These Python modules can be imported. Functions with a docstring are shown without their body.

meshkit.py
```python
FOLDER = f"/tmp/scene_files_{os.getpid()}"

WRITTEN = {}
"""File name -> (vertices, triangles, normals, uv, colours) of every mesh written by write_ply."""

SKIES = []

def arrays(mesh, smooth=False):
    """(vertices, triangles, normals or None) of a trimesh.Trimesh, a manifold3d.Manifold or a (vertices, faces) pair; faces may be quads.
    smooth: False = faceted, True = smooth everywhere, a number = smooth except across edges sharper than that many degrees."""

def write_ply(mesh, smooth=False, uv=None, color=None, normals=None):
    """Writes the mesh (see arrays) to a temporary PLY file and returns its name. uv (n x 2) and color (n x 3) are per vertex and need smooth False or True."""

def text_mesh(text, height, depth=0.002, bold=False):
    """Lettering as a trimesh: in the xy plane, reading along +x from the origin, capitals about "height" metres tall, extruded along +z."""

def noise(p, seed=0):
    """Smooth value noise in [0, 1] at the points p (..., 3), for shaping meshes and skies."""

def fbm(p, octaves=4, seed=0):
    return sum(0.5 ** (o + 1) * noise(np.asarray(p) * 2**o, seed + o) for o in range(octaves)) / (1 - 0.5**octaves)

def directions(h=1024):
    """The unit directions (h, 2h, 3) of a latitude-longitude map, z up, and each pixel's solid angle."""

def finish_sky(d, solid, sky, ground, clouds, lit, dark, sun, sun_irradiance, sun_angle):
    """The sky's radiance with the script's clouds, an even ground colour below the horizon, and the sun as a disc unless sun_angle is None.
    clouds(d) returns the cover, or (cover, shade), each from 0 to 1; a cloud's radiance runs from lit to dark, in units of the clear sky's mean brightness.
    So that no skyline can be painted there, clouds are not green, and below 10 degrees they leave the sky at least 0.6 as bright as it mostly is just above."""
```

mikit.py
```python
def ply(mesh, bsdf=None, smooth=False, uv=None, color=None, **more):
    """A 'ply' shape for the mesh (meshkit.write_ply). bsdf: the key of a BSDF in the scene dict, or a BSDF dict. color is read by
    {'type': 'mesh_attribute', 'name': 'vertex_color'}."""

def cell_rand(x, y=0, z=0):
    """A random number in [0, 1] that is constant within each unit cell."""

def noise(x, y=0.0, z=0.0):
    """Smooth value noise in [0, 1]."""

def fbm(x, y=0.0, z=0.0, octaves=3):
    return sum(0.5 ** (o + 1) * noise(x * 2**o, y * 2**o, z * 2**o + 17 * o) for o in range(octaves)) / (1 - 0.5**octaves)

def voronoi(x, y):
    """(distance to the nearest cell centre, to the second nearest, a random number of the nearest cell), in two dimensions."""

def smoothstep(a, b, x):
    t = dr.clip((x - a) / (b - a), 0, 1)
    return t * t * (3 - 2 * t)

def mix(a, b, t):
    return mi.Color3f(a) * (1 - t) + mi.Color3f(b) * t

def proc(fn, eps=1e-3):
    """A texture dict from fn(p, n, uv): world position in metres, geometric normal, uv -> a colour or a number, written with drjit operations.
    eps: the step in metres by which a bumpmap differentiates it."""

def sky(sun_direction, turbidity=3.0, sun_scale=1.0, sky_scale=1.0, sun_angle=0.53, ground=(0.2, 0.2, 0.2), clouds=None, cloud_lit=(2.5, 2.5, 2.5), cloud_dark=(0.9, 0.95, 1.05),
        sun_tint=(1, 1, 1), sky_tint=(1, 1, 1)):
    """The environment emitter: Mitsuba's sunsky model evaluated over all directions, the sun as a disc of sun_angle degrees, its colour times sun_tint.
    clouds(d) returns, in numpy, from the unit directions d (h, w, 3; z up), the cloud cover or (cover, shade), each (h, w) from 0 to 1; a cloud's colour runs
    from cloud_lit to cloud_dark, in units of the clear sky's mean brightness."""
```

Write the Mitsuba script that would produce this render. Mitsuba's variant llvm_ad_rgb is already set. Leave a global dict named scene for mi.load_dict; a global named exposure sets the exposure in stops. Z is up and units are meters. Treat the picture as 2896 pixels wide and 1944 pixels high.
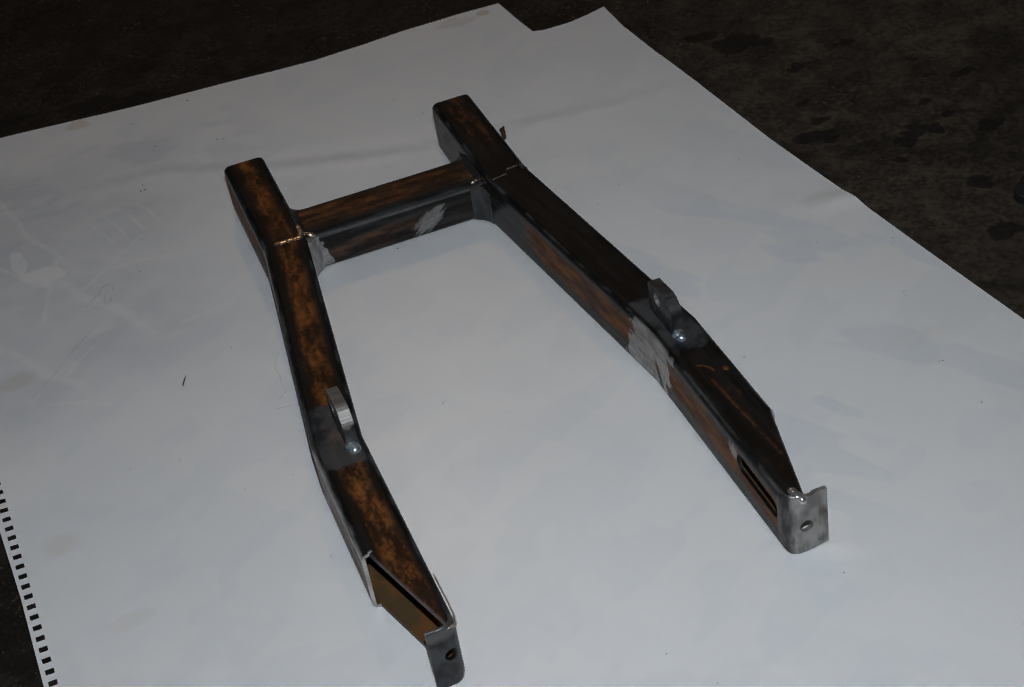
import math
import numpy as np
import drjit as dr
import mitsuba as mi
import trimesh
import manifold3d as m3
from manifold3d import Manifold, CrossSection
from shapely.geometry import Polygon, Point, box as sbox
from shapely import affinity
from shapely.prepared import prep
import mikit
import meshkit
from mikit import proc, noise, fbm, smoothstep, mix

rng = np.random.default_rng(7)

# ------------------------------------------------------------------ camera
CAM = np.array([-0.25370711, -0.7815572, 0.84313991])
RIGHT = np.array([0.92768368, -0.34745805, -0.13665979])
DOWN = np.array([-0.31288067, -0.52372305, -0.79235084])
FWD = np.array([0.2037368, 0.77780915, -0.59456223])
M = np.eye(4)
M[:3, 0], M[:3, 1], M[:3, 2], M[:3, 3] = -RIGHT, -DOWN, FWD, CAM
scene, labels = {}, {}
scene['camera'] = dict(type='thinlens', to_world=mi.ScalarTransform4f(M), fov=32.277, fov_axis='x', near_clip=0.05, far_clip=60.0,
                       aperture_radius=0.0016, focus_distance=1.34)

# ------------------------------------------------------------------ light: the flash on the camera, a warm work lamp behind the frame
FLASH_POS = CAM - DOWN * 0.105 - FWD * 0.02
FLASH_AIM = CAM + FWD * 1.4 + RIGHT * 0.03 - FLASH_POS
FLASH_AIM = FLASH_AIM / np.linalg.norm(FLASH_AIM)
FLASH, WARM, ROOM = 3.34, 0.66, 0.027
scene['flash'] = dict(type='spot', to_world=mi.ScalarTransform4f().look_at(origin=FLASH_POS.tolist(), target=(FLASH_POS + FLASH_AIM).tolist(), up=[0, 0, 1]),
                      intensity={'type': 'rgb', 'value': [FLASH * 0.935, FLASH, FLASH * 1.06]}, cutoff_angle=86.0, beam_width=6.0)
scene['work_lamp_light'] = dict(type='point', position=[0.34, 2.25, 1.85], intensity={'type': 'rgb', 'value': [WARM * 1.42, WARM * 0.90, WARM * 0.52]})
scene['room_glow'] = dict(type='constant', radiance={'type': 'rgb', 'value': [ROOM * 1.04, ROOM, ROOM * 0.96]})
exposure = 0.0

# ------------------------------------------------------------------ measures of the swingarm
W, H, RAD, T = 0.038, 0.050, 0.006, 0.003
A, B = 0.1010, 0.1335
Y0, Y1, Y2, Y3 = 0.643, 0.4912, 0.2170, 0.0
CF, CB, CH = 0.507, 0.557, 0.0385         # cross tube: front, back, height
CUT_Y = 0.0895
CUT_IN = {1: 0.1290, -1: 0.1213}


def f_(v):
    return mi.Float(v)


def sel(c, a, b):
    return dr.select(c, f_(a), f_(b))


def band(x, lo, hi, soft):
    return smoothstep(lo - soft, lo + soft, x) * (1 - smoothstep(hi - soft, hi + soft, x))


# ------------------------------------------------------------------ materials: steel of the arms
def arm_terms(p, n):
    """weights of rust, bare ground metal, heat tint and raw inside for a point of an arm, in the arm's own measures"""
    left = p.x < 0
    ax = dr.abs(p.x)
    y, z = p.y, p.z
    k = dr.clip((f_(Y1) - y) / (Y1 - Y2), 0, 1)
    c = A + (B - A) * k
    q = ax - c                                        # negative towards the wheel gap
    sd = sel(left, 31.0, 3.0)
    nx = n.x * sel(left, -1, 1)
    top = smoothstep(0.75, 0.97, n.z)
    inner = smoothstep(0.6, 0.95, -nx)
    outer = smoothstep(0.6, 0.95, nx)
    inside = sel((dr.abs(q) < W / 2 - T + 0.0003) & (z > T - 0.0003) & (z < H - T + 0.0003), 1, 0)
    streak = fbm(q * 260 + sd, y * 26, z * 260, octaves=4)
    blot = fbm(q * 75 + sd * 2, y * 60 + sd, z * 75, octaves=4)
    fine = fbm(p.x * 900, p.y * 600, p.z * 900, octaves=2)
    soft = fbm(q * 150 + sd, y * 45 + sd, z * 150, octaves=3)
    grainy = fbm(p.x * 420 + sd, y * 300, z * 420, octaves=3)
    mott = 0.28 * soft + 0.20 * streak + 0.26 * blot + 0.26 * grainy
    # rust on the top face, in the middle of the flat
    off = sel(left, -0.0015, 0.0) + 0.005 * (fbm(y * 22 + sd, sd, 0.0, octaves=2) - 0.5)
    b_top = 1 - smoothstep(0.004, 0.0125, dr.abs(q - off))
    str_l = 0.56 - 0.05 * band(y, 0.24, 0.47, 0.02) - 0.10 * band(y, 0.58, 0.66, 0.02)
    str_l = str_l - 0.04 * (1 - smoothstep(0.02, 0.10, y))
    str_r = 0.09 + 0.22 * smoothstep(0.52, 0.56, y) + 0.12 * (1 - smoothstep(0.15, 0.19, y))
    str_t = sel(left, str_l, str_r)
    patch = fbm(q * 60 + sd * 3, y * 34 + sd, 0.5, octaves=3)
    r_top = smoothstep(0.36, 0.76, mott + 0.55 * (str_t - 0.42) + 0.62 * (patch - 0.5) * 0.8) * b_top * dr.clip(str_t * 2.0, 0, 1) * smoothstep(0.12, 0.30, str_t)
    r_top = dr.maximum(r_top, sel(left, 0.20, 0.05) * str_t * 2 * b_top)
    # two dots and an arc of rust on the right rear tube
    d1 = dr.sqrt(dr.square(p.x - 0.1435) + dr.square((y - 0.1475) * 0.8)) + 0.0016 * (blot - 0.5)
    r_top = dr.maximum(r_top, sel(left, 0, 0.75) * (1 - smoothstep(0.0018, 0.0028, d1)) * top)
    d2 = dr.abs(dr.sqrt(dr.square(p.x - 0.1215) + dr.square(y - 0.148)) - 0.0135) + 0.002 * (blot - 0.5)
    r_top = dr.maximum(r_top, sel(left | (p.x < 0.1265) | (y < 0.148), 0, 0.5) * (1 - smoothstep(0.0005, 0.0016, d2)) * top)
    l3 = dr.abs(p.x - 0.1322 + 0.06 * (y - 0.09)) + 0.002 * (streak - 0.5)
    r_top = dr.maximum(r_top, sel(left, 0, 0.36) * (1 - smoothstep(0.0004, 0.0022, l3)) * band(y, 0.03, 0.14, 0.01) * smoothstep(0.35, 0.55, blot) * top)
    # rust in long streaks on the walls
    zb = band(z, 0.014, 0.040, 0.005) * 0.8 + 0.2 * band(z, 0.008, 0.044, 0.002)
    s_in = sel(left, 0.42, 0.66 - 0.42 * smoothstep(0.40, 0.445, y) - 0.15 * band(z, 0.0, 0.016, 0.004) + 0.10 * smoothstep(0.50, 0.52, y))
    s_out = sel(left, 0.74, 0.40)
    st = sel(nx < 0, s_in, s_out)
    r_wall = smoothstep(0.34, 0.60, 0.75 * streak + 0.25 * blot + 0.8 * (st - 0.55)) * zb * dr.clip(st * 1.35, 0, 1)
    rust = dr.clip(r_top * top + 0.80 * r_wall * dr.maximum(inner, outer), 0, 1)
    # bare metal where it was ground
    rag = (fbm(y * 420 + sd, z * 190, 0.0, octaves=3) - 0.5)
    yl = y - 0.35 * (0.025 - z)
    g1 = smoothstep(-0.0028, 0.0028, 0.2500 + 0.016 * rag + 0.012 * (noise(y * 60, z * 90, 3.0) - 0.5) - yl)
    g1 = g1 * smoothstep(-0.0028, 0.0028, yl - 0.1890 - 0.018 * rag - 0.024 * (noise(y * 90, z * 160, 9.0) - 0.5))
    scr = smoothstep(0.60, 0.66, noise(y * 120 - z * 60, z * 40 + y * 10, 5.0)) * band(yl, 0.17, 0.212, 0.005)
    g1 = g1 * (1 - scr) * sel(left, 0, 1) * inner * smoothstep(0.0, 0.004, z)
    g2 = band(y, 0.395, 0.492, 0.006) * smoothstep(0.018, 0.024, z - 0.22 * (y - 0.45) + 0.012 * rag) * sel(left, 1, 0) * outer * smoothstep(0.40, 0.52, streak + 0.1)
    g3 = band(y, 0.07, 0.215, 0.01) * smoothstep(0.014, 0.030, z + 0.014 * (streak - 0.5)) * sel(left, 1, 0) * outer * smoothstep(0.30, 0.6, streak + 0.12)
    g4 = (1 - smoothstep(0.004, 0.009, dr.sqrt(dr.square(y - 0.078) + dr.square((z - 0.036) * 1.2)) + 0.008 * rag)) * sel(left, 0, 1) * inner
    g5 = smoothstep(0.55, 0.75, -n.y) * (1 - inside) * sel(ax > 0.125, 1, 0)
    cutx = sel(left, CUT_IN[-1], CUT_IN[1])
    ox = sel(left, 0.1468, 0.1495)
    dd = dr.abs((ax - cutx) * (CUT_Y - 0.0035) - (ox - cutx) * (y - 0.0035)) / dr.sqrt((CUT_Y - 0.0035) ** 2 + dr.square(ox - cutx))
    g6 = (1 - smoothstep(0.0006, 0.0016, dd)) * sel(y < CUT_Y, 1, 0) * smoothstep(H - T - 0.0005, H - T + 0.0005, z) * sel(left, 0.14, 0.10)
    edge_ = (1 - top) * (1 - inner) * (1 - outer) * smoothstep(0.03, 0.04, z)
    worn = edge_ * sel(nx < 0, 0.16, 0.17) * smoothstep(0.40, 0.75, fbm(y * 60 + sd, q * 300, 1.0, octaves=3)) * (1 - inside)
    cutf = (1 - smoothstep(0.0004, 0.0010, dd)) * sel(y < CUT_Y, 1, 0) * smoothstep(0.6, 0.8, nx)
    rust = rust * (1 - cutf)
    g3 = g3 * (1 - cutf)
    sand = fbm(y * 1400 + z * 500, z * 60 + sd, 2.0, octaves=2)
    g1 = g1 * (0.60 + 0.36 * sand)
    bare = dr.clip(g1 + 0.55 * g2 + 0.75 * g3 + 0.5 * g4 + g5 + 0.8 * g6 + worn, 0, 1)
    # flat, heat tinted ground round the lugs
    wob = 0.010 * (fbm(p.x * 150, y * 150, sd, octaves=3) - 0.5)
    tint = band(y + wob, 0.182, 0.258, 0.003) * top * band(q, -0.0145, 0.0155, 0.002)
    return rust, bare, tint, inside, streak, blot, fine, top, soft, cutf


def arm_color(p, n, uv):
    rust, bare, tint, inside, streak, blot, fine, top, soft, cutf = arm_terms(p, n)
    scale = mix([0.0050, 0.0047, 0.0042], [0.020, 0.0204, 0.0215], smoothstep(0.35, 0.7, 0.6 * streak + 0.4 * blot) * (1 - 0.6 * top))
    rc = mix([0.09, 0.030, 0.007], [0.235, 0.084, 0.021], smoothstep(0.36, 0.64, 0.3 * fine + 0.7 * soft))
    col = mix(scale, rc, rust * 0.92)
    col = mix(col, mix([0.016, 0.021, 0.026], [0.058, 0.061, 0.064], smoothstep(0.35, 0.62, blot)), tint * 0.75)
    col = mix(col, mix([0.24, 0.232, 0.222], [0.46, 0.446, 0.43], smoothstep(0.36, 0.62, 0.3 * streak + 0.7 * blot)), bare)
    return mix(col, mix([0.075, 0.050, 0.024], [0.120, 0.056, 0.020], smoothstep(0.4, 0.6, blot)), inside)


def arm_rough(p, n, uv):
    rust, bare, tint, inside, streak, blot, fine, top, soft, cutf = arm_terms(p, n)
    return dr.clip(0.27 + 0.40 * rust + 0.05 * bare + 0.3 * inside + 0.12 * (blot - 0.5) + 0.22 * smoothstep(0.25, 0.6, n.z), 0.18, 0.9)


def arm_metal(p, n, uv):
    rust, bare, tint, inside, streak, blot, fine, top, soft, cutf = arm_terms(p, n)
    return dr.clip(0.55 * bare, 0, 1) * (1 - inside)


def steel_bump(p, n, uv):
    return 0.6 * fbm(p.x * 420, p.y * 420, p.z * 420, octaves=3) + 2.2 * fbm(p.x * 45, p.y * 45, p.z * 45, octaves=2)


def principled(color, rough, metal=None, spec=0.5, bump=None, scale=0.0002):
    d = dict(type='principled', base_color=color, roughness=rough, specular=spec)
    if metal is not None:
        d['metallic'] = metal
    if bump is not None:
        d = dict(type='bumpmap', tex=bump, scale=scale, nested=d)
    return dict(type='twosided', nested=d)


def rgb(*c):
    return {'type': 'rgb', 'value': list(c)}


scene['arm_steel'] = principled(proc(arm_color), proc(arm_rough), proc(arm_metal), 0.10, proc(steel_bump), 0.00012)


# cross tube: streaks run along x
def bar_terms(p, n):
    x, y, z = p.x, p.y, p.z
    top = smoothstep(0.75, 0.97, n.z)
    front = smoothstep(0.6, 0.95, -n.y)
    streak = fbm(x * 38, y * 190, z * 190 + 5, octaves=4)
    blot = fbm(x * 70, y * 80, z * 80 + 9, octaves=4)
    fine = fbm(x * 700, y * 900, z * 900, octaves=2)
    b_top = band(y, CF + 0.011, CB - 0.008, 0.004)
    r_top = (0.16 + 0.84 * smoothstep(0.38, 0.70, 0.40 * streak + 0.42 * blot + 0.18 * fine)) * b_top * 0.90
    zc = 0.0145 + 0.05 * (x + 0.02)
    b_fr = (1 - smoothstep(0.004, 0.011, dr.abs(z - zc))) * band(x, -0.062, 0.018, 0.012)
    r_fr = smoothstep(0.36, 0.76, 0.4 * streak + 0.5 * blot + 0.1 * fine + 0.02) * b_fr * 0.46 + 0.04 * band(z, 0.006, 0.028, 0.004)
    rust = dr.clip(r_top * top + r_fr * front, 0, 1)
    rag = fbm(x * 260, z * 260, 2.0, octaves=3) - 0.5
    # ground oval, leaning
    u = (x - 0.0300) * 0.62 - (z - 0.0160) * 0.78
    v = (x - 0.0300) * 0.78 + (z - 0.0160) * 0.62
    gr = fbm((u) * 420, v * 70, 4.0, octaves=3) - 0.5
    dov = dr.sqrt(dr.square(u / 0.0082) + dr.square(v / 0.0185))
    g1 = (1 - smoothstep(0.60, 1.05, dov + 1.5 * gr * smoothstep(0.2, 0.8, dov))) * front * (1 - smoothstep(0.027, 0.029, z))
    g2 = (1 - smoothstep(-0.0008, 0.0008, x + 0.0655 - 0.30 * (0.02 - z) + 0.007 * rag)) * front * (1 - smoothstep(0.028, 0.033, z))
    edge_ = band(z, CH - 0.0060, CH - 0.0040, 0.0007) * smoothstep(0.25, 0.5, -n.y) * (0.6 + 0.9 * (fbm(x * 40, 1.0, 2.0, octaves=3) - 0.3))  # highlight along the upper front radius, painted in as a lighter metal band
    bare = dr.clip(g1 * 0.50 + g2 * 0.66 + 0.27 * edge_, 0, 1)
    return rust, bare, streak, blot, fine, top


def bar_color(p, n, uv):
    rust, bare, streak, blot, fine, top = bar_terms(p, n)
    scale = mix([0.0075, 0.0072, 0.007], [0.024, 0.0245, 0.026], smoothstep(0.35, 0.7, streak) * (1 - 0.5 * top))
    rc = mix([0.08, 0.027, 0.007], [0.215, 0.078, 0.020], smoothstep(0.38, 0.66, 0.3 * fine + 0.7 * streak))
    col = mix(scale, rc, rust * 0.80)
    return mix(col, mix([0.24, 0.24, 0.24], [0.44, 0.44, 0.435], smoothstep(0.3, 0.7, 0.5 * blot + 0.5 * fine)), bare)


def bar_rough(p, n, uv):
    rust, bare, streak, blot, fine, top = bar_terms(p, n)
    return dr.clip(0.23 + 0.40 * rust + 0.18 * bare + 0.1 * (blot - 0.5) + 0.30 * smoothstep(0.45, 0.75, n.z), 0.18, 0.9)


def bar_metal(p, n, uv):
    rust, bare, streak, blot, fine, top = bar_terms(p, n)
    return dr.clip(0.5 * bare, 0, 1)


scene['bar_steel'] = principled(proc(bar_color), proc(bar_rough), proc(bar_metal), 0.18, proc(steel_bump), 0.00012)


# lugs, end plates, welds
def lug_color(p, n, uv):
    a = fbm(p.x * 120, p.y * 120, p.z * 120, octaves=3)
    lines = fbm(p.y * 900 + p.z * 500, p.x * 30, 3.0, octaves=2)
    dark = mix([0.014, 0.0155, 0.017], [0.046, 0.048, 0.050], smoothstep(0.3, 0.7, a))
    edge = smoothstep(0.5, 0.8, dr.maximum(n.z, -n.y))
    worn = edge * smoothstep(0.066, 0.071, p.z + 0.01 * (a - 0.5)) * sel(p.x < 0, 1.0, 0.07) * (0.30 + 0.55 * (1 - smoothstep(0.2115, 0.2145, p.y)))
    bore = 1 - smoothstep(0.0054, 0.0056, dr.sqrt(dr.square(p.y - 0.2262) + dr.square(p.z - 0.0680)))
    return mix(dark, mix([0.20, 0.185, 0.17], [0.55, 0.53, 0.51], lines), dr.maximum(worn * 0.9, bore * (0.20 + 0.5 * lines) * sel(p.x < 0, 0.45, 1.0)))


scene['lug_steel'] = principled(proc(lug_color), {'type': 'float', 'value': 0.42} if False else 0.42, 0.35, 0.5, proc(steel_bump), 0.00008)


def plate_color(p, n, uv):
    a = fbm(p.x * 90, p.y * 90, p.z * 70, octaves=4)
    b = fbm(p.x * 520, p.y * 300, p.z * 90 + 7, octaves=3)
    light = mix([0.15, 0.146, 0.14], [0.31, 0.303, 0.292], smoothstep(0.3, 0.7, 0.35 * b + 0.65 * a))
    stain = smoothstep(0.008, 0.0, dr.sqrt(dr.square(p.x - 0.1425) + dr.square((p.z - 0.031) * 0.8)) + 0.006 * (b - 0.5)) * sel(p.x > 0, 0.8, 0)
    stain2 = smoothstep(0.006, 0.0, dr.sqrt(dr.square(p.x - 0.1415) + dr.square(p.z - 0.008)) + 0.006 * (b - 0.5)) * sel(p.x > 0, 0.7, 0)
    col = mix(light, [0.055, 0.040, 0.034], stain)
    col = mix(col, [0.06, 0.058, 0.055], stain2)
    col = mix(mix([0.030, 0.030, 0.030], [0.075, 0.074, 0.072], smoothstep(0.35, 0.65, b)), col, smoothstep(0.1165, 0.1215, p.x + 0.0015 * (b - 0.5)))
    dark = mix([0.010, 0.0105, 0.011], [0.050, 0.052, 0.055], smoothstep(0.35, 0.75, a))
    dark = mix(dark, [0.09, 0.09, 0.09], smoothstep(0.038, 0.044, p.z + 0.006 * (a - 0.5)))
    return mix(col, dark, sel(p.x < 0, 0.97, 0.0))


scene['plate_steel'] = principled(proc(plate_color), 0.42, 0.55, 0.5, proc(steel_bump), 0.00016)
scene['dark_weld'] = principled(rgb(0.72, 0.56, 0.44), 0.27, 1.0, 0.5)


def blue_color(p, n, uv):
    a = noise(p.x * 500, p.y * 500, p.z * 500)
    return mix([0.22, 0.32, 0.46], [0.78, 0.86, 0.90], smoothstep(0.25, 0.65, a))


scene['blue_weld'] = principled(proc(blue_color), 0.30, 0.9, 0.5)
scene['black_weld'] = principled(rgb(0.022, 0.022, 0.022), 0.45, 0.2, 0.5, proc(steel_bump), 0.0002)
scene['grey_weld'] = principled(rgb(0.26, 0.25, 0.24), 0.28, 0.9, 0.5)
scene['bright_weld'] = principled(rgb(0.60, 0.60, 0.61), 0.24, 0.9, 0.5, proc(steel_bump), 0.0001)


def fillet_color(p, n, uv):
    a = fbm(p.x * 160, p.y * 160, p.z * 60, octaves=4)
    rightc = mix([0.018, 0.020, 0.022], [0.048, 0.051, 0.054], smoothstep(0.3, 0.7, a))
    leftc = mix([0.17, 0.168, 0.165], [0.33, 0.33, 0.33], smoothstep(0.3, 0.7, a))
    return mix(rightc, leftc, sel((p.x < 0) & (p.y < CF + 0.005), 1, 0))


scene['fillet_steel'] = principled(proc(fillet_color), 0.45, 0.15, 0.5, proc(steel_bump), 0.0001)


# sheet
def seg(px, py, ax, ay, bx, by):
    dx, dy = bx - ax, by - ay
    t = dr.clip(((px - ax) * dx + (py - ay) * dy) / (dx * dx + dy * dy), 0, 1)
    return dr.sqrt(dr.square(px - ax - t * dx) + dr.square(py - ay - t * dy)), t


SCRATCH = [(-.372, .74, -.30, .62, .003), (-.33, .80, -.285, .66, .003), (-.245, .705, -.228, .655, .002), (-.228, .71, -.212, .66, .002),
           (-.212, .715, -.195, .665, .002), (-.196, .718, -.180, .672, .002), (-.300, .64, -.225, .50, .006), (-.355, .545, -.30, .455, .006),
           (-.33, .44, -.24, .385, .003), (-.24, .62, -.17, .60, .003), (-.27, .60, -.20, .66, .003), (-.31, .47, -.27, .50, .003),
           (-.20, .50, -.10, .52, .003), (-.29, .66, -.31, .57, .003)]
BLOBS = [(-.300, .640, .026, .020), (-.318, .680, .010, .03), (-.352, .672, .02, .02)]


def sheet_color(p, n, uv):
    x, y = p.x, p.y
    wx = x + 0.02 * (fbm(x * 14, y * 14, 1.0, octaves=3) - 0.5)
    wy = y + 0.02 * (fbm(x * 14, y * 14, 8.0, octaves=3) - 0.5)
    big = fbm(x * 5 + 3, y * 5, 2.0, octaves=4)
    base = mix([0.735, 0.745, 0.755], [0.775, 0.785, 0.79], big)
    # faint bluish ghosts of print, in strokes that fan across the sheet
    gh = fbm((wx * 0.515 - wy * 0.857) * 8, (wx * 0.857 + wy * 0.515) * 30, 4.0, octaves=3)
    reg = smoothstep(0.10, 0.16, x) * band(y, 0.02, 0.46, 0.05)
    ghost = smoothstep(0.50, 0.57, gh) * (0.25 + 0.75 * reg)
    base = base * (1 - ghost * mi.Color3f(0.070, 0.052, 0.026))
    gh2 = smoothstep(0.54, 0.60, fbm((wx + 0.5 * wy) * 16, (wy - 0.5 * wx) * 30, 14.0, octaves=3))
    base = base * (1 - gh2 * mi.Color3f(0.030, 0.022, 0.012))
    # a grey film at the left, wiped and scratched through
    film = (1 - smoothstep(-0.24, -0.10, wx + 0.10 * (big - 0.5))) * smoothstep(0.36, 0.50, wy + 0.1 * (big - 0.5)) * (1 - smoothstep(0.80, 0.88, wy))
    film = film * (0.62 + 0.38 * smoothstep(0.35, 0.65, fbm(wx * 22, wy * 30, 6.0, octaves=4)))
    wipe = mi.Float(0)
    for ax, ay, bx, by, w in SCRATCH:
        d, t = seg(wx, wy, ax, ay, bx, by)
        wipe = dr.maximum(wipe, (1 - smoothstep(w * 0.2, w * 1.3, d + 0.003 * (fbm(x * 120, y * 120, 3.0, octaves=2) - 0.5))) * 0.48)
    for cx, cy, rx, ry in BLOBS:
        d = dr.sqrt(dr.square((wx - cx) / rx) + dr.square((wy - cy) / ry)) + 0.9 * (fbm(x * 60, y * 60, 5.0, octaves=3) - 0.5)
        wipe = dr.maximum(wipe, (1 - smoothstep(0.62, 0.78, d)) * 0.8)
    film = film * (1 - wipe)
    base = base * (1 - film * mi.Color3f(0.17, 0.16, 0.135))
    # grey smears near the top left edge
    sm = smoothstep(0.52, 0.66, fbm(wx * 16 + wy * 6, wy * 34, 12.0, octaves=3)) * band(wy, 0.70, 0.86, 0.03) * (1 - smoothstep(-0.10, -0.03, x))
    base = base * (1 - sm * mi.Color3f(0.085, 0.075, 0.055))
    # brown stains
    stains = [(-0.347, 0.268, 0.022, 0.017, 0.10), (-0.352, 0.49, 0.024, 0.017, 0.13), (0.185, 0.886, 0.028, 0.013, 0.15), (0.216, 0.893, 0.010, 0.008, 0.35),
              (-0.225, 0.905, 0.018, 0.008, 0.25), (0.345, 0.372, 0.03, 0.014, 0.07), (-0.31, 0.16, 0.02, 0.008, 0.07), (0.31, 0.17, 0.03, 0.02, 0.04)]
    for cx, cy, rx, ry, a in stains:
        d = dr.sqrt(dr.square((wx - cx) / rx) + dr.square((wy - cy) / ry)) + 0.7 * (fbm(x * 45, y * 90, 7.0, octaves=3) - 0.5)
        base = base * (1 - (1 - smoothstep(0.55, 1.0, d)) * a * mi.Color3f(0.55, 0.75, 1.0))
    # crease that crosses the far half
    return base


def sheet_rough(p, n, uv):
    return dr.clip(0.38 + 0.16 * (fbm(p.x * 9, p.y * 16, 5.0, octaves=3) - 0.5), 0.2, 0.7)


scene['sheet_paper'] = principled(proc(sheet_color), proc(sheet_rough), None, 0.42)

# floor
OIL = [(.412, .681, .030, .022), (.385, .712, .018, .012), (.436, .662, .016, .010), (.392, .477, .026, .010), (.405, .464, .012, .009), (.470, .434, .014, .013),
       (.485, .425, .010, .010), (.458, .428, .010, .012), (.4755, .3325, .011, .012), (.4509, .2581, .016, .014), (.508, .441, .010, .005), (.499, .6185, .010, .007),
       (-.21, .95, .03, .018), (-.165, .935, .028, .020), (-.1376, 1.003, .025, .014), (-.229, 1.037, .03, .018), (-.29, .967, .022, .012), (-.067, .989, .016, .008),
       (-.40, .20, .028, .022), (-.385, .165, .02, .012), (.409, .535, .010, .006), (.4087, .50, .012, .006), (.53, .41, .012, .008), (.285, .802, .02, .008), (.44, .60, .012, .006), (.17, 1.0, .03, .015), (.06, 1.05, .03, .012),
       (-.02, .93, .018, .009), (.50, .48, .01, .006), (.56, .50, .012, .007), (.43, .395, .008, .006), (.36, .41, .012, .006)]


def floor_color(p, n, uv):
    x, y = p.x, p.y
    wx = x + 0.022 * (fbm(x * 42, y * 42, 1.0, octaves=3) - 0.5)
    wy = y + 0.022 * (fbm(x * 42, y * 42, 6.0, octaves=3) - 0.5)
    a = fbm(x * 7, y * 7, 3.0, octaves=4)
    b = fbm(x * 60, y * 60, 5.0, octaves=4)
    c = fbm(x * 260, y * 260, 9.0, octaves=3)
    v = 0.18 * a + 0.34 * b + 0.48 * c
    col = mix([0.030, 0.0245, 0.0185], [0.086, 0.070, 0.054], smoothstep(0.30, 0.70, v))
    # light falloff painted into the colour: paler beside the right edge, darker far left
    painted_falloff = smoothstep(-0.05, 0.42, wx - 0.45 * (wy - 0.45) + 0.14 * (a - 0.5) + 0.05 * (b - 0.5))
    col = col * (0.22 + 0.42 * painted_falloff) * (0.76 + 0.48 * smoothstep(0.32, 0.66, fbm(wx * 26, wy * 26, 31.0, octaves=4)))
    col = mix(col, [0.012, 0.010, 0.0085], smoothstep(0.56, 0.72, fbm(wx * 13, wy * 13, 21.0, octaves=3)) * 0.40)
    speck = smoothstep(0.80, 0.88, noise(x * 420, y * 420, 2.0)) * smoothstep(0.45, 0.6, noise(x * 30, y * 30, 4.0))
    col = mix(col, mix([0.16, 0.13, 0.10], [0.20, 0.10, 0.05], noise(x * 210, y * 210, 7.0)), speck * 0.3)
    oil = mi.Float(0)
    for cx, cy, rx, ry in OIL:
        d = dr.sqrt(dr.square((wx - cx) / rx) + dr.square((wy - cy) / ry)) + 0.25 * (c - 0.5)
        oil = dr.maximum(oil, 1 - smoothstep(0.75, 1.05, d))
    return mix(col, [0.006, 0.0052, 0.0048], oil * 0.78)


def floor_bump(p, n, uv):
    return fbm(p.x * 260, p.y * 260, 2.0, octaves=4)


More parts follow.
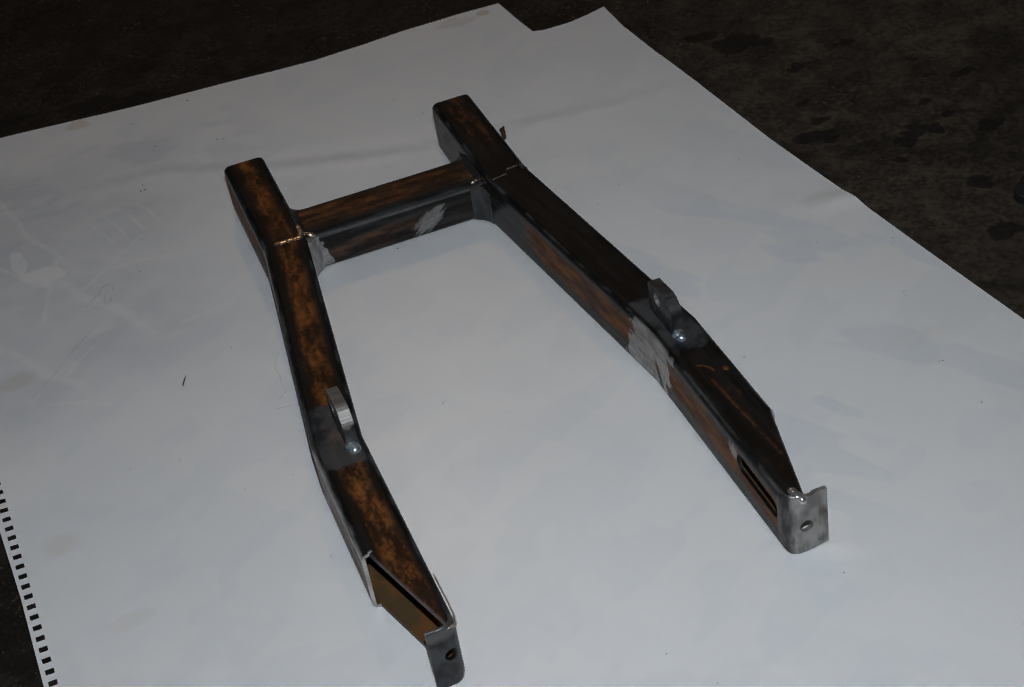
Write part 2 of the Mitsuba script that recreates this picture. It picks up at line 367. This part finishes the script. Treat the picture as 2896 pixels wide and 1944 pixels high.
scene['floor_concrete'] = principled(proc(floor_color), 0.75, None, 0.25, proc(floor_bump), 0.0012)

scene['rubber'] = principled(rgb(0.014, 0.014, 0.014), 0.6, None, 0.3)
scene['rust_chip'] = principled(rgb(0.050, 0.027, 0.017), 0.7, None, 0.3)
scene['dark_speck'] = principled(rgb(0.10, 0.085, 0.072), 0.8, None, 0.2)
scene['hair_grey'] = principled(rgb(0.34, 0.325, 0.31), 0.6, None, 0.3)
scene['grit_mix'] = principled(proc(lambda p, n, uv: mix([0.09, 0.080, 0.07], [0.19, 0.14, 0.09], noise(p.x * 160, p.y * 160, 3.0))), 0.8, None, 0.2)


# ------------------------------------------------------------------ mesh helpers
def put(key, mesh, bsdf, smooth=False):
    scene[key] = mikit.ply(mesh, bsdf, smooth)
    return key


def tm(man):
    m = man.to_mesh()
    return trimesh.Trimesh(np.asarray(m.vert_properties[:, :3]), np.asarray(m.tri_verts), process=False)


def rrect(w, h, r, seg_=10):
    pts = []
    for cx, cy, a0 in ((w / 2 - r, h - r, 0), (-w / 2 + r, h - r, 90), (-w / 2 + r, r, 180), (w / 2 - r, r, 270)):
        for i in range(seg_ + 1):
            a = math.radians(a0 + 90 * i / seg_)
            pts.append((cx + r * math.cos(a), cy + r * math.sin(a)))
    return CrossSection([pts])


def tube(p0, p1, w, h, r, t, e0=0.03, e1=0.03):
    """hollow rectangular tube from p0 to p1 (plan points), lengthened by e0 and e1 for trimming"""
    p0, p1 = np.array(p0, float), np.array(p1, float)
    d = p1 - p0
    L = np.linalg.norm(d)
    d /= L
    out = rrect(w, h, r)
    inn = rrect(w - 2 * t, h - 2 * t, max(r - t, 0.0015)).translate((0, t))
    body = Manifold.extrude(out - inn, L + e0 + e1)
    s = p0 - d * e0
    dz = np.array([d[0], d[1], 0])
    e = np.cross([0, 0, 1.0], dz)
    mat = np.array([[e[0], 0, dz[0], s[0]], [e[1], 0, dz[1], s[1]], [0, 1, 0, 0]])
    return body.transform(mat)


def trim(man, point, normal):
    n = np.array([normal[0], normal[1], 0.0])
    n /= np.linalg.norm(n)
    return man.trim_by_plane(n.tolist(), float(np.dot(n[:2], point)))


def prism(poly, z0, z1):
    return Manifold.extrude(CrossSection([list(map(tuple, poly))], m3.FillRule.NonZero), z1 - z0).translate((0, 0, z0))


def cyl_between(a, b, r, n=32):
    a, b = np.array(a, float), np.array(b, float)
    d = b - a
    L = np.linalg.norm(d)
    d /= L
    u = np.cross(d, [0.3, 0.5, 0.81])
    u /= np.linalg.norm(u)
    v = np.cross(d, u)
    mat = np.column_stack([u, v, d, a])
    return Manifold.cylinder(L, r, r, n).transform(mat)


def unit(v):
    v = np.array(v, float)
    return v / np.linalg.norm(v)


def bead(points, width, height, up, step=0.0022, seed=0, key_sub=2):
    """a rippled weld bead: overlapping flattened blobs along the points"""
    r_ = np.random.default_rng(seed)
    pts = np.array(points, float)
    ln = np.r_[0, np.cumsum(np.linalg.norm(np.diff(pts, axis=0), axis=1))]
    parts = []
    s = 0.0
    ball = Manifold.sphere(1.0, 20)
    while s <= ln[-1]:
        c = np.array([np.interp(s, ln, pts[:, k]) for k in range(3)])
        i = min(np.searchsorted(ln, s, side='right') - 1, len(pts) - 2)
        t = unit(pts[i + 1] - pts[i])
        upv = np.array(up, float)
        upv = unit(upv - t * np.dot(upv, t))
        sd = np.cross(t, upv)
        w = width * r_.uniform(0.85, 1.12)
        h = height * r_.uniform(0.85, 1.2)
        a = r_.uniform(-0.15, 0.15)
        mat = np.column_stack([t * step * 1.5 + sd * a * step, sd * w / 2, upv * h, c + sd * r_.uniform(-0.08, 0.08) * width])
        parts.append(ball.transform(mat))
        s += step * r_.uniform(0.8, 1.15)
    return tm(Manifold.batch_boolean(parts, m3.OpType.Add))


# ------------------------------------------------------------------ the setting: floor
fl = trimesh.Trimesh([[-6, -6, -0.004], [6, -6, -0.004], [6, 6, -0.004], [-6, 6, -0.004]], [[0, 1, 2], [0, 2, 3]], process=False)
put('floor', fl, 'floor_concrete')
labels['floor'] = dict(kind='structure', label='dark brown oil stained concrete floor around the white sheet')

# ------------------------------------------------------------------ the white sheet
outline = [(-.306, .927), (-.250, .9205), (-.169, .912), (-.12, .9085), (-.067, .904), (-.02, .8985), (.027, .895), (.08, .8985), (.128, .904), (.19, .905), (.237, .902), (.2395, .870), (.242, .845),
           (.245, .819), (.2565, .815), (.286, .815), (.31, .8205), (.329, .827), (.3285, .773), (.3335, .705), (.339, .653), (.346, .565), (.3515, .494), (.360, .420), (.369, .346), (.376, .28),
           (.383, .216), (.391, .145), (.40, .05), (.41, -.05), (.42, -.30), (-.37, -.30), (-.371, 0.02), (-.375, .128), (-.378, .223), (-.383, .305), (-.388, .353), (-.397, .45), (-.41, .60),
           (-.425, .80), (-.43, .938)]
sheet_poly = Polygon(outline)
hole_pitch = 0.01165
hx = lambda y: -0.3697 - (y - 0.1286) * 0.0415
cuts = []
for i in range(-18, 30):
    yy = 0.1286 + i * hole_pitch
    hp = affinity.rotate(affinity.scale(sbox(-0.0031, -0.0027, 0.0031, 0.0027).buffer(-0.0006).buffer(0.0006, quad_segs=2), 1, 1), 2.4, origin=(0, 0))
    cuts.append(affinity.translate(hp, hx(yy) + 0.001, yy))


def crease(x, y):
    """height of the sheet: soft ripples, a crease across the far half, a kink at the right edge, edges that lift a little"""
    yc = np.interp(x, [-.45, -.163, -.078, .073, .145, .255, .45], [.80, .7556, .7047, .6476, .6428, .6277, .625])
    d = y - yc
    amp = np.interp(x, [-.3, -.16, 0.0, .15, .26, .36], [0, .0019, .0020, .0012, .0012, .0004])
    z = amp * np.exp(-np.abs(d) / 0.007) - 0.5 * amp * np.exp(-((d - 0.018) / 0.014) ** 2)
    z = z - 0.0006 + 0.0006 * meshkit.fbm(np.stack([x * 9, y * 9, 0 * x], -1), 3, 5)
    k = np.hypot((x - .358) / .030, (y - .365 + 0.35 * (x - .358)) / .010)
    z = z + 0.0028 * np.exp(-k ** 2)
    ed = np.interp(y, [.70, .93], [0, 1]) * 0.0012 * (x < .24) * (0.5 + 0.5 * np.sin(x * 21 + 1.2))
    z = z + np.maximum(ed, 0)
    z = z + np.exp(-np.abs(x + .385) / .008) * 0.0012
    z = np.where((np.abs(x) < 0.17) & (y > -.02) & (y < .66), np.minimum(z, -0.00005), z)
    return z


def sheet_mesh():
    step = 0.0075
    poly = sheet_poly
    holes_near = cuts
    verts, index, faces = [], {}, []

    def vid(x, y):
        k = (round(x * 1e6), round(y * 1e6))
        if k not in index:
            index[k] = len(verts)
            verts.append((x, y))
        return index[k]
    inner_p = prep(poly.buffer(-1e-6))
    from shapely.strtree import STRtree
    tree = STRtree(cuts)
    x0, y0, x1, y1 = poly.bounds
    for i in range(int((x1 - x0) / step) + 1):
        for j in range(int((y1 - y0) / step) + 1):
            a, b = x0 + i * step, y0 + j * step
            cell = sbox(a, b, a + step, b + step)
            near = tree.query(cell)
            if inner_p.contains(cell) and len(near) == 0:
                q = [vid(a, b), vid(a + step, b), vid(a + step, b + step), vid(a, b + step)]
                faces += [(q[0], q[1], q[2]), (q[0], q[2], q[3])]
                continue
            g = cell.intersection(poly)
            for k in near:
                g = g.difference(cuts[k])
            for part in getattr(g, 'geoms', [g]):
                if part.geom_type != 'Polygon' or part.area < 1e-10:
                    continue
                v, f = trimesh.creation.triangulate_polygon(part, engine='earcut')
                ids = [vid(*p) for p in v]
                for t in f:
                    t = [ids[k] for k in t]
                    if len(set(t)) == 3:
                        pa, pb, pc = (np.array(verts[k]) for k in t)
                        area = (pb[0] - pa[0]) * (pc[1] - pa[1]) - (pb[1] - pa[1]) * (pc[0] - pa[0])
                        faces.append(tuple(t) if area > 0 else (t[0], t[2], t[1]))
    v = np.array(verts)
    z = crease(v[:, 0], v[:, 1])
    topv = np.column_stack([v, z])
    th = 0.0003
    f = np.array(faces)
    e = np.vstack([f[:, [0, 1]], f[:, [1, 2]], f[:, [2, 0]]])
    es = np.sort(e, axis=1)
    _, inv, cnt = np.unique(es, axis=0, return_inverse=True, return_counts=True)
    bnd = e[cnt[inv.ravel()] == 1]
    n = len(topv)
    bot = topv - [0, 0, th]
    side_v, side_f = [], []
    for a, b in bnd:
        k = len(side_v)
        side_v += [topv[a], topv[b], bot[b], bot[a]]
        side_f += [(k, k + 2, k + 1), (k, k + 3, k + 2)]
    allv = np.vstack([topv, bot, np.array(side_v)])
    allf = np.vstack([f, f[:, ::-1] + n, np.array(side_f) + 2 * n])
    return trimesh.Trimesh(allv, allf, process=False)


put('poster_sheet', sheet_mesh(), 'sheet_paper', True)
labels['poster_sheet'] = dict(label='large white sheet with notched far edge and punched left edge, under the swingarm', category='sheet')

# ------------------------------------------------------------------ the swingarm
SW = 'swingarm'
labels[SW] = dict(label='rusty welded steel swingarm with two bent tube arms, lying on the white sheet', category='swingarm')


def num(base, k):
    return base if k == 0 else f'{base}_{k:03d}'


G = 0.00006
for k, s in enumerate((-1, 1)):
    P = [np.array([s * A, Y0]), np.array([s * A, Y1]), np.array([s * B, Y2]), np.array([s * B, Y3])]
    d = [unit(P[i + 1] - P[i]) for i in range(3)]
    m1, m2 = unit(d[0] + d[1]), unit(d[1] + d[2])
    stub = tube(P[0], P[1], W, H, RAD, T, 0.0, 0.03)
    stub = trim(stub, P[1] - m1 * G, -m1)
    mid = tube(P[1], P[2], W, H, RAD, T)
    mid = trim(trim(mid, P[1] + m1 * G, m1), P[2] - m2 * G, -m2)
    end = tube(P[2], P[3], W, H, RAD, T, 0.03, 0.0)
    end = trim(trim(end, P[2] + m2 * G, m2), (0, 0.0028), (0, 1))
    ox = 0.1495 if s > 0 else 0.1468
    ci = CUT_IN[s]
    poly = [(s * 0.18, CUT_Y), (s * ox, CUT_Y), (s * ci, 0.0035), (s * ci, -0.02), (s * 0.18, -0.02)]
    if s > 0:
        poly = poly[::-1]
    end = end - prism(poly, -0.01, 0.07)
    if s < 0:
        put(SW + '__rear_tube__added_glint', bead([(-0.1466, 0.0902, 0.0489), (-0.1450, 0.0906, 0.0497)], 0.0034, 0.0012, (-0.3, -0.3, 1), 0.0022, 71), 'bright_weld', True)  # bright bead added to stand in for the flash glint on the cut corner
    # axle slot through the inner wall
    sl = Manifold.hull_points([]) if False else None
    xs = s * (B - W / 2)
    sa = cyl_between((xs - 0.006, 0.0190, 0.0306), (xs + 0.006, 0.0215, 0.0306), 0.0074)
    sb = cyl_between((xs - 0.006, 0.0665, 0.0318), (xs + 0.006, 0.0655, 0.0320), 0.0076)
    end = end - Manifold.batch_hull([sa, sb])
    inn_ = [(0.0034, 0.02)] + [(0.0105 + 0.0069 * math.cos(math.pi + math.pi / 2 * i / 8), 0.0099 + 0.0069 * math.sin(math.pi + math.pi / 2 * i / 8)) for i in range(9)][1:] + [(0.03, 0.0028), (0.03, 0.02)]
    inn_ = [(xs + s * a_, b_) for a_, b_ in inn_]
    if not Polygon(inn_).exterior.is_ccw:
        inn_ = inn_[::-1]
    corner = Manifold.cube((0.0112, 0.0136, 0.08)).translate((xs - 0.0002 if s > 0 else xs - 0.0110, 0, -0.01))
    end = end - (corner - prism(inn_, -0.02, 0.08))
    put(num(SW + '__pivot_tube', k), tm(stub), 'arm_steel', 25)
    put(num(SW + '__middle_tube', k), tm(mid), 'arm_steel', 25)
    put(num(SW + '__rear_tube', k), tm(end), 'arm_steel', 25)

    # end plate with adjuster hole; its corner towards the inner wall is rounded
    xi, xo = s * (B - W / 2), s * (0.1445 if s > 0 else 0.1362)
    w_ = abs(xo - xi)
    ro, ri, dep = 0.0105, 0.0069, 0.0135           # bent plate: round outside and inside, how far it runs along the wall
    arc = lambda r_, c_: [(c_ + r_ * math.cos(math.pi + math.pi / 2 * i / 8), c_ - 0.0006 + r_ * math.sin(math.pi + math.pi / 2 * i / 8)) for i in range(9)]
    plan = [(0.0034, dep), (0.0, dep)] + arc(ro, ro) + [(w_, -0.0006), (w_, 0.0028)] + arc(ri, ro)[::-1]
    plan = [(xi + s * px, py) for px, py in plan]
    if not Polygon(plan).exterior.is_ccw:
        plan = plan[::-1]
    pl = prism(plan, 0.0, H)
    sec = Manifold.extrude(rrect(W, H, RAD), 0.06).rotate((90, 0, 0)).translate((s * B, 0.04, 0))
    pl = pl ^ sec
    # rounded lower corners, uneven upper edge
    if s > 0:
        wedge = prism([(0.10, 0), (0.16, 0), (0.16, 0.0032), (0.1445, 0.0032), (0.128, 0.0006), (0.10, 0.0006)], -0.01, 0.01).rotate((90, 0, 0))
        notch = cyl_between((0.1320, -0.02, 0.0530), (0.1320, 0.02, 0.0530), 0.0046)
        pl = pl - wedge - notch
    else:
        notch = cyl_between((-0.1285, -0.02, 0.0545), (-0.1285, 0.02, 0.0545), 0.0048)
        pl = pl - notch
    hole = cyl_between((s * 0.1285 if s > 0 else -0.1222, -0.02, 0.0232 if s > 0 else 0.0262), (s * 0.1285 if s > 0 else -0.1222, 0.02, 0.0232 if s > 0 else 0.0262), 0.0048, 40)
    pl = pl - hole
    put(num(SW + '__end_plate', k), tm(pl), 'plate_steel', 30)

    # weld on the corner of the plate
    if s > 0:
        put(num(SW + '__end_plate', k) + '__weld_bead', bead([(0.1232, 0.0075, 0.0492), (0.1252, 0.0030, 0.0490), (0.1266, -0.0002, 0.0470)], 0.0064, 0.0024, (0, -0.3, 1), 0.0026, 4), 'bright_weld', True)
    else:
        put(num(SW + '__end_plate', k) + '__weld_bead', bead([(-0.1135, 0.050, 0.0462), (-0.1133, 0.03, 0.0462), (-0.1132, 0.014, 0.046), (-0.1150, 0.004, 0.0478), (-0.1185, 0.001, 0.0490), (-0.1235, 0.0005, 0.0490)],
                                                              0.0018, 0.0004, (1, 0, 1), 0.0030, 5), 'bright_weld', True)

    # shock lug: plate with slanted rear edge and a hole
    x0, x1 = (0.1262, 0.1352) if s > 0 else (-0.1290, -0.1202)
    prof = [(0.2420, 0.0485), (0.2420, 0.0742), (0.2400, 0.0768), (0.2140, 0.0800), (0.2080, 0.0786), (0.2010, 0.0722), (0.2000, 0.0485)]
    lug = Manifold.extrude(CrossSection([[(y, z) for y, z in prof]], m3.FillRule.NonZero).offset(-0.0006, m3.JoinType.Miter).offset(0.0006, m3.JoinType.Round, circular_segments=24), x1 - x0)
    lug = lug.transform(np.array([[0, 0, 1, x0], [1, 0, 0, 0], [0, 1, 0, 0]], float))
    lug = lug - cyl_between((x0 - 0.01, 0.2262, 0.0680), (x1 + 0.01, 0.2262, 0.0680), 0.0053, 48)
    put(num(SW + '__shock_lug', k), tm(lug), 'lug_steel', 30)
    wx = 0.5 * (x0 + x1)
    blob = bead([(wx - 0.0005, 0.2020, 0.0520), (wx - 0.0005, 0.1990, 0.0516), (wx - 0.0003, 0.1955, 0.0505)], 0.0098, 0.0036, (0, -0.5, 1), 0.0030, 11 + k)
    put(num(SW + '__shock_lug', k) + '__weld_bead', blob, 'blue_weld', True)
    tack = bead([(wx - 0.002, 0.2445, 0.0500), (wx + 0.001, 0.2445, 0.0500)], 0.005, 0.0022, (0, 0, 1), 0.002, 21 + k)
    put(num(SW + '__shock_lug', k) + '__weld_bead_001', tack, 'dark_weld', True)

    # fillets at the four corners between cross tube and arms
    xw = s * (A - W / 2)
    dm = d[1]

    def arm_x(y):
        return s * (A - W / 2) if y > Y1 else s * ((A + (B - A) * (Y1 - y) / (Y1 - Y2)) - W / 2 / abs(dm[1]))
    yb = CF - 0.017
    front = [(xw + s * 0.001, CF + 0.0005), (xw - s * 0.0125, CF + 0.0005), (xw - s * 0.0120, CF - 0.0006), (xw - s * 0.0055, CF - 0.0062), (xw - s * 0.0016, CF - 0.0120), (arm_x(yb) - s * 0.0001, yb), (arm_x(yb) + s * 0.002, yb)]
    back = [(xw + s * 0.001, CB - 0.006)] + [(xw - s * 0.0150 * (1 - math.cos(a_)), CB - 0.0022 + 0.0165 * (1 - math.sin(a_))) for a_ in np.linspace(1.55, 0.03, 11)] + [(xw + s * 0.001, CB + 0.0145)]
    back = back[:1] + [(xw - s * 0.0150, CB - 0.006)] + back[1:]
    for j, (pl_, zz) in enumerate(((front, (0.0030, CH - 0.004)), (back, (0.003, CH - 0.0022)))):
        if not Polygon(pl_).exterior.is_ccw:
            pl_ = pl_[::-1]
        lo, hi = zz
        base = prism(pl_, lo, hi)
        put(num(SW + '__weld_fillet', 2 * k + j), tm(base), 'fillet_steel', 35)
    # rippled beads: over the mitre, then down to the cross tube and along its upper edge
    q1 = P[1] + np.array([s * 0.0145, 0]) + np.array([0, -s * 0 + 0.0036 * (1 if True else 0)]) * 1.0
    mit = np.array([-m1[1], m1[0]]) * (1 if (-m1[1]) * s > 0 else -1)      # along the mitre, outwards
    pa, pb = P[1] + mit * 0.0135, P[1] - mit * 0.0135
    if s > 0:
        put(num(SW + '__weld_bead', 2 * k), bead([(*(pa + [0, 0.0040]), 0.0496), (*(pa + [-0.010, 0.0028]), 0.0497)], 0.0026, 0.0008, (0, 0, 1), 0.0020, 31), 'grey_weld', True)
        put(num(SW + '__weld_bead', 7), bead([(*(pb + [0.001, -0.0045]), 0.0495), (*(pb + [0.011, -0.0030]), 0.0497)], 0.0022, 0.0007, (0, 0, 1), 0.0020, 35), 'grey_weld', True)
        oo = P[1] + mit * 0.0186
        put(num(SW + '__weld_bead', 4), bead([(*(P[1] + mit * 0.0150), 0.0485), (*oo, 0.044), (*oo, 0.030), (*oo, 0.008)], 0.012, 0.0012, (s, 0, 0.2), 0.004, 33), 'black_weld', True)
    else:
        put(num(SW + '__weld_bead', 2 * k), bead([(*(P[1] + mit * 0.006), 0.0496), (*pb, 0.0496), (xw - s * 0.0005 + s * 0.004, CF - 0.008, 0.0490), (xw + s * 0.003, CF + 0.004, 0.0488)], 0.0062, 0.0011, (0, 0, 1), 0.0026, 32), 'dark_weld', True)
    rr = np.random.default_rng(41 + k)
    secs = []
    for yy in np.linspace(CF + 0.004, CB - 0.006, 16):
        w1, h1 = 0.0060 + rr.uniform(-0.0006, 0.0006), 0.0052 + rr.uniform(-0.0005, 0.0005)
        cx_, cz_ = xw - s * (w1 * 0.9), CH + h1 * 0.9
        ring = [(xw + s * 0.0006, CH - 0.0015), (xw + s * 0.0006, CH + h1)]
        ring += [(xw - s * (w1 * (1 - math.cos(a_))), CH - 0.0002 + h1 * (1 - math.sin(a_))) for a_ in np.linspace(0.05, 1.52, 7)]
        ring += [(xw - s * w1, CH - 0.0015)]
        secs.append([(x_, yy, z_) for x_, z_ in ring])
    slabs = [Manifold.batch_boolean([Manifold.hull_points([*[secs[i][j] for j in jj], *[secs[i + 1][j] for j in jj]]) for jj in [(0, 1, 2, 9)] + [(0, q_, q_ + 1, 9) for q_ in range(2, 8)] + [(0, 8, 9)]], m3.OpType.Add) for i in range(len(secs) - 1)]
    put(num(SW + '__weld_bead', 2 * k + 1), tm(Manifold.batch_boolean(slabs, m3.OpType.Add)), 'black_weld', 40)
    if s < 0:
        drop = bead([(xw - s * 0.0012, CF + 0.0040, CH + 0.0002), (xw - s * 0.0040, CF + 0.0022, CH - 0.0004), (xw - s * 0.0072, CF + 0.0012, CH - 0.0010)], 0.0044, 0.0022, (0, -0.1, 1), 0.0030, 51)
    else:
        drop = trimesh.util.concatenate([bead([(xw - s * q_, CF + 0.0035 + e_, CH - 0.0006), (xw - s * q_ - s * 0.0004, CF + 0.0035 + e_, CH - 0.0006)], w_2, 0.0015, (0, -0.1, 1), 0.002, 60 + i_)
                                         for i_, (q_, e_, w_2) in enumerate(((0.0015, 0.0010, 0.0026), (0.0042, 0.0003, 0.0030), (0.0070, -0.0006, 0.0024)))])
    put(num(SW + '__weld_bead', 5 + k), drop, 'dark_weld', True)

cross = tube((-(A - W / 2) + 0.00005, 0.5 * (CF + CB)), ((A - W / 2) - 0.00005, 0.5 * (CF + CB)), CB - CF, CH, 0.0075, T, 0, 0)
put(SW + '__cross_tube', tm(cross), 'bar_steel', 25)

# ------------------------------------------------------------------ small things on the sheet
# curled flake of rust by the far right stub
fp = []
for i in range(9):
    t = i / 8
    c = np.array([0.1465 - 0.0045 * t, 0.6480 - 0.022 * t, 0.0006 + 0.0035 * math.sin(math.pi * t)])
    wv = np.array([0.9, 0.35, 0.15]) * (0.0018 + 0.0016 * math.sin(math.pi * min(1, t * 1.1)) + 0.0005 * math.sin(9 * t))
    fp.append((c - wv, c + wv))
fv = np.array([p for pair in fp for p in pair])
ff = []
for i in range(8):
    a = 2 * i
    ff += [(a, a + 1, a + 3), (a, a + 3, a + 2)]
ff = np.array(ff)
allv = np.vstack([fv, fv + [0, 0, 0.0006]])
bot_top = np.vstack([ff[:, ::-1], ff + len(fv)])
ring = [2 * i for i in range(9)] + [2 * i + 1 for i in range(8, -1, -1)]
sides = []
for i in range(len(ring)):
    a, b = ring[i], ring[(i + 1) % len(ring)]
    sides += [(a, b, b + len(fv)), (a, b + len(fv), a + len(fv))]
put('rust_flake', trimesh.Trimesh(allv, np.vstack([bot_top, sides]), process=False), 'rust_chip')
labels['rust_flake'] = dict(label='small curled brown flake lying on the sheet beside the far right tube end', category='flake')

sp = Manifold.batch_hull([Manifold.sphere(0.0004, 10).translate((-0.2162, 0.4105, 0.0003)), Manifold.sphere(0.0007, 10).translate((-0.2178, 0.4140, 0.0005)), Manifold.sphere(0.0003, 10).translate((-0.2190, 0.4215, 0.0003))])
sp = Manifold.batch_hull([Manifold.sphere(0.0006, 10).translate((-0.2195, 0.4085, 0.0004)), Manifold.sphere(0.0006, 10).translate((-0.2178, 0.4130, 0.0005)), Manifold.sphere(0.0002, 10).translate((-0.2145, 0.4210, 0.0002))])
put('splinter', tm(sp), 'dark_speck', True)
labels['splinter'] = dict(label='thin dark splinter on the open sheet left of the left arm', category='splinter')


def bpz(x, y, z=0.0):
    """a pixel of the photograph to its spot on the sheet (used once, to find where each crumb lies)"""
    dd = RIGHT * ((x - 1448) / 5004.07) + DOWN * ((y - 972) / 5004.07) + FWD
    k_ = (z - CAM[2]) / dd[2]
    return CAM + k_ * dd


SPECKS = [(1125, 703, 1.1), (655, 983, .6), (1252, 1140, .6), (829, 1342, .6), (368, 1328, .6), (509, 1293, .6), (507, 1303, .5), (325, 1110, .6), (1750, 522, .8), (1690, 577, .7), (1113, 282, .8),
          (2524, 672, .8), (2666, 1020, .9), (2656, 1022, .9), (2776, 1138, 1.0), (2522, 690, .6), (2386, 1620, .9), (1885, 1850, .8), (2030, 1932, .8), (693, 1385, .7), (935, 1575, .9),
          (2104, 1010, .7), (2556, 824, .6), (2310, 685, .6), (2560, 835, .5), (403, 524, 1.1), (410, 537, 1.6), (398, 541, 1.3), (630, 392, 1.3), (614, 394, 1.0), (530, 285, 1.3), (372, 350, 1.2),
          (440, 414, 1.2), (1058, 555, .7), (1332, 317, .8), (1352, 352, .9), (60, 684, 1.0), (395, 768, .9), (2090, 450, .8), (1195, 320, .8)]
ico = trimesh.creation.icosphere(1, 1.0)
for i, (px, py, sz) in enumerate(SPECKS):
    c = bpz(px, py)
    r_ = 0.00052 * sz
    v = ico.vertices * rng.uniform(0.6, 1.25, (len(ico.vertices), 1)) * [r_ * rng.uniform(1.0, 1.8), r_ * rng.uniform(0.9, 1.4), r_ * 0.55]
    key = num('dirt_speck', i)
    put(key, trimesh.Trimesh(v + [c[0], c[1], crease(np.array([c[0]]), np.array([c[1]]))[0] + r_ * 0.4], ico.faces, process=False), 'dark_speck', True)
    if c[1] > 0.66:
        where = 'on the far end of the sheet beyond the swingarm'
    elif c[0] < -0.13:
        where = 'on the sheet left of the left arm'
    elif c[0] > 0.13:
        where = 'on the sheet right of the right arm'
    else:
        where = 'on the sheet between the two arms'
    labels[key] = dict(label='tiny dark crumb of dirt ' + where, category='speck', group='dirt specks ' + where)


def strand(pts2, r_, seed):
    g = np.random.default_rng(seed)
    pts = np.array([bpz(*p) for p in pts2])
    ln = np.r_[0, np.cumsum(np.linalg.norm(np.diff(pts, axis=0), axis=1))]
    from scipy.interpolate import PchipInterpolator
    sp_ = PchipInterpolator(ln, pts)
    ss = np.linspace(0, ln[-1], 12 * len(pts))
    c = sp_(ss)
    c[:, 2] = crease(c[:, 0], c[:, 1]) + r_ + 0.0002 * (1 + np.sin(ss * 160 + seed))
    t = np.gradient(c, axis=0)
    t /= np.linalg.norm(t, axis=1, keepdims=True)
    s1 = np.cross(t, [0, 0, 1.0])
    s1 /= np.linalg.norm(s1, axis=1, keepdims=True)
    s2 = np.cross(s1, t)
    n_ = 6
    v = np.concatenate([c + r_ * (math.cos(2 * math.pi * k / n_) * s1 + math.sin(2 * math.pi * k / n_) * s2) for k in range(n_)])
    m_ = len(c)
    fs = []
    for k in range(n_):
        k2 = (k + 1) % n_
        for i in range(m_ - 1):
            a, b, c_, d_ = k * m_ + i, k * m_ + i + 1, k2 * m_ + i + 1, k2 * m_ + i
            fs += [(a, b, c_), (a, c_, d_)]
    for k in range(1, n_ - 1):
        fs += [(0, k * m_, (k + 1) * m_), (m_ - 1, (k + 1) * m_ + m_ - 1, k * m_ + m_ - 1)]
    return trimesh.Trimesh(v, fs, process=False)


q4 = lambda a, b: (a * 0.44643, 600 + b * 0.44643)
q3 = lambda a, b: (760 + a * 0.2807, 1040 + b * 0.2807)
strands = [([q4(1800, 845), q4(1765, 885), q4(1748, 925), q4(1742, 985), q4(1765, 1030), q4(1782, 1062), q3(120, 110), q3(140, 190), q3(178, 208), q3(150, 265), q3(95, 322)], 'thin curved hair against the outer side of the left arm'),
           ([q3(60, 425), q3(150, 398), q3(230, 378), q3(305, 362)], 'short hair lying against the left arm near its lug'),
           ([q4(612, 695), q4(560, 770), q4(470, 870), q4(395, 955), q4(345, 1030), q4(300, 1075), q4(255, 1115), q4(205, 1180)], 'long faint hair on the left half of the sheet'),
           ([q4(545, 600), q4(580, 560), q4(625, 520), q4(645, 480), q4(690, 457), q4(715, 480), q4(702, 540), q4(690, 577), q4(660, 572), q4(662, 535), q4(680, 500)], 'small looped grey thread on the left half of the sheet')]
for i, (pts2, lab) in enumerate(strands):
    key = num('hair', i)
    put(key, strand(pts2, 0.00008 if i != 3 else 0.00012, i + 1), 'hair_grey', True)
    labels[key] = dict(label=lab, category='hair')

# ------------------------------------------------------------------ on the floor
pad = CrossSection([[(0, 0), (0.11, 0), (0.11, 0.09), (0, 0.09)]]).offset(-0.012, m3.JoinType.Miter).offset(0.012, m3.JoinType.Round, circular_segments=40)
lay = [pad.offset(-0.0010, m3.JoinType.Round, circular_segments=40), pad]
padm = Manifold.batch_hull([Manifold.extrude(lay[0], 0.0085), Manifold.extrude(lay[1], 0.0073)])
padm = padm.rotate((0, 0, -52)).translate((0.4745, 0.2915, -0.0040))
put('rubber_pad', tm(padm), 'rubber', 30)
labels['rubber_pad'] = dict(label='flat black pad with rounded corner on the floor at the right edge', category='pad')

# light crumbs of grit on the concrete
gv, gf, cnt = [], [], 0
oct_v = np.array([[1, 0, 0], [-1, 0, 0], [0, 1, 0], [0, -1, 0], [0, 0, 1], [0, 0, -1]], float)
oct_f = np.array([[0, 2, 4], [2, 1, 4], [1, 3, 4], [3, 0, 4], [2, 0, 5], [1, 2, 5], [3, 1, 5], [0, 3, 5]])
big_poly = prep(sheet_poly.buffer(0.003))
while cnt < 1500:
    x, y = rng.uniform(-0.55, 0.85), rng.uniform(0.0, 1.6)
    if x < 0.30 and y > 0.6 and rng.random() < 0.8:
        continue
    if big_poly.contains(Point(x, y)):
        continue
    if meshkit.noise(np.array([x * 16, y * 16, 0.3])) < 0.42 and rng.random() < 0.85:
        continue
    s = rng.uniform(0.00025, 0.00060) * (2.2 if rng.random() < 0.03 else 1)
    v = oct_v * rng.uniform(0.6, 1.3, (6, 1)) * [s * 1.3, s, s * 0.7]
    a = rng.uniform(0, 6.28)
    v[:, :2] = v[:, :2] @ np.array([[math.cos(a), -math.sin(a)], [math.sin(a), math.cos(a)]])
    gv.append(v + [x, y, -0.004 + s * 0.4])
    gf.append(oct_f + 6 * cnt)
    cnt += 1
put('grit', trimesh.Trimesh(np.vstack(gv), np.vstack(gf), process=False), 'grit_mix')
labels['grit'] = dict(kind='stuff', label='pale grit and sand scattered over the dark floor', category='grit')
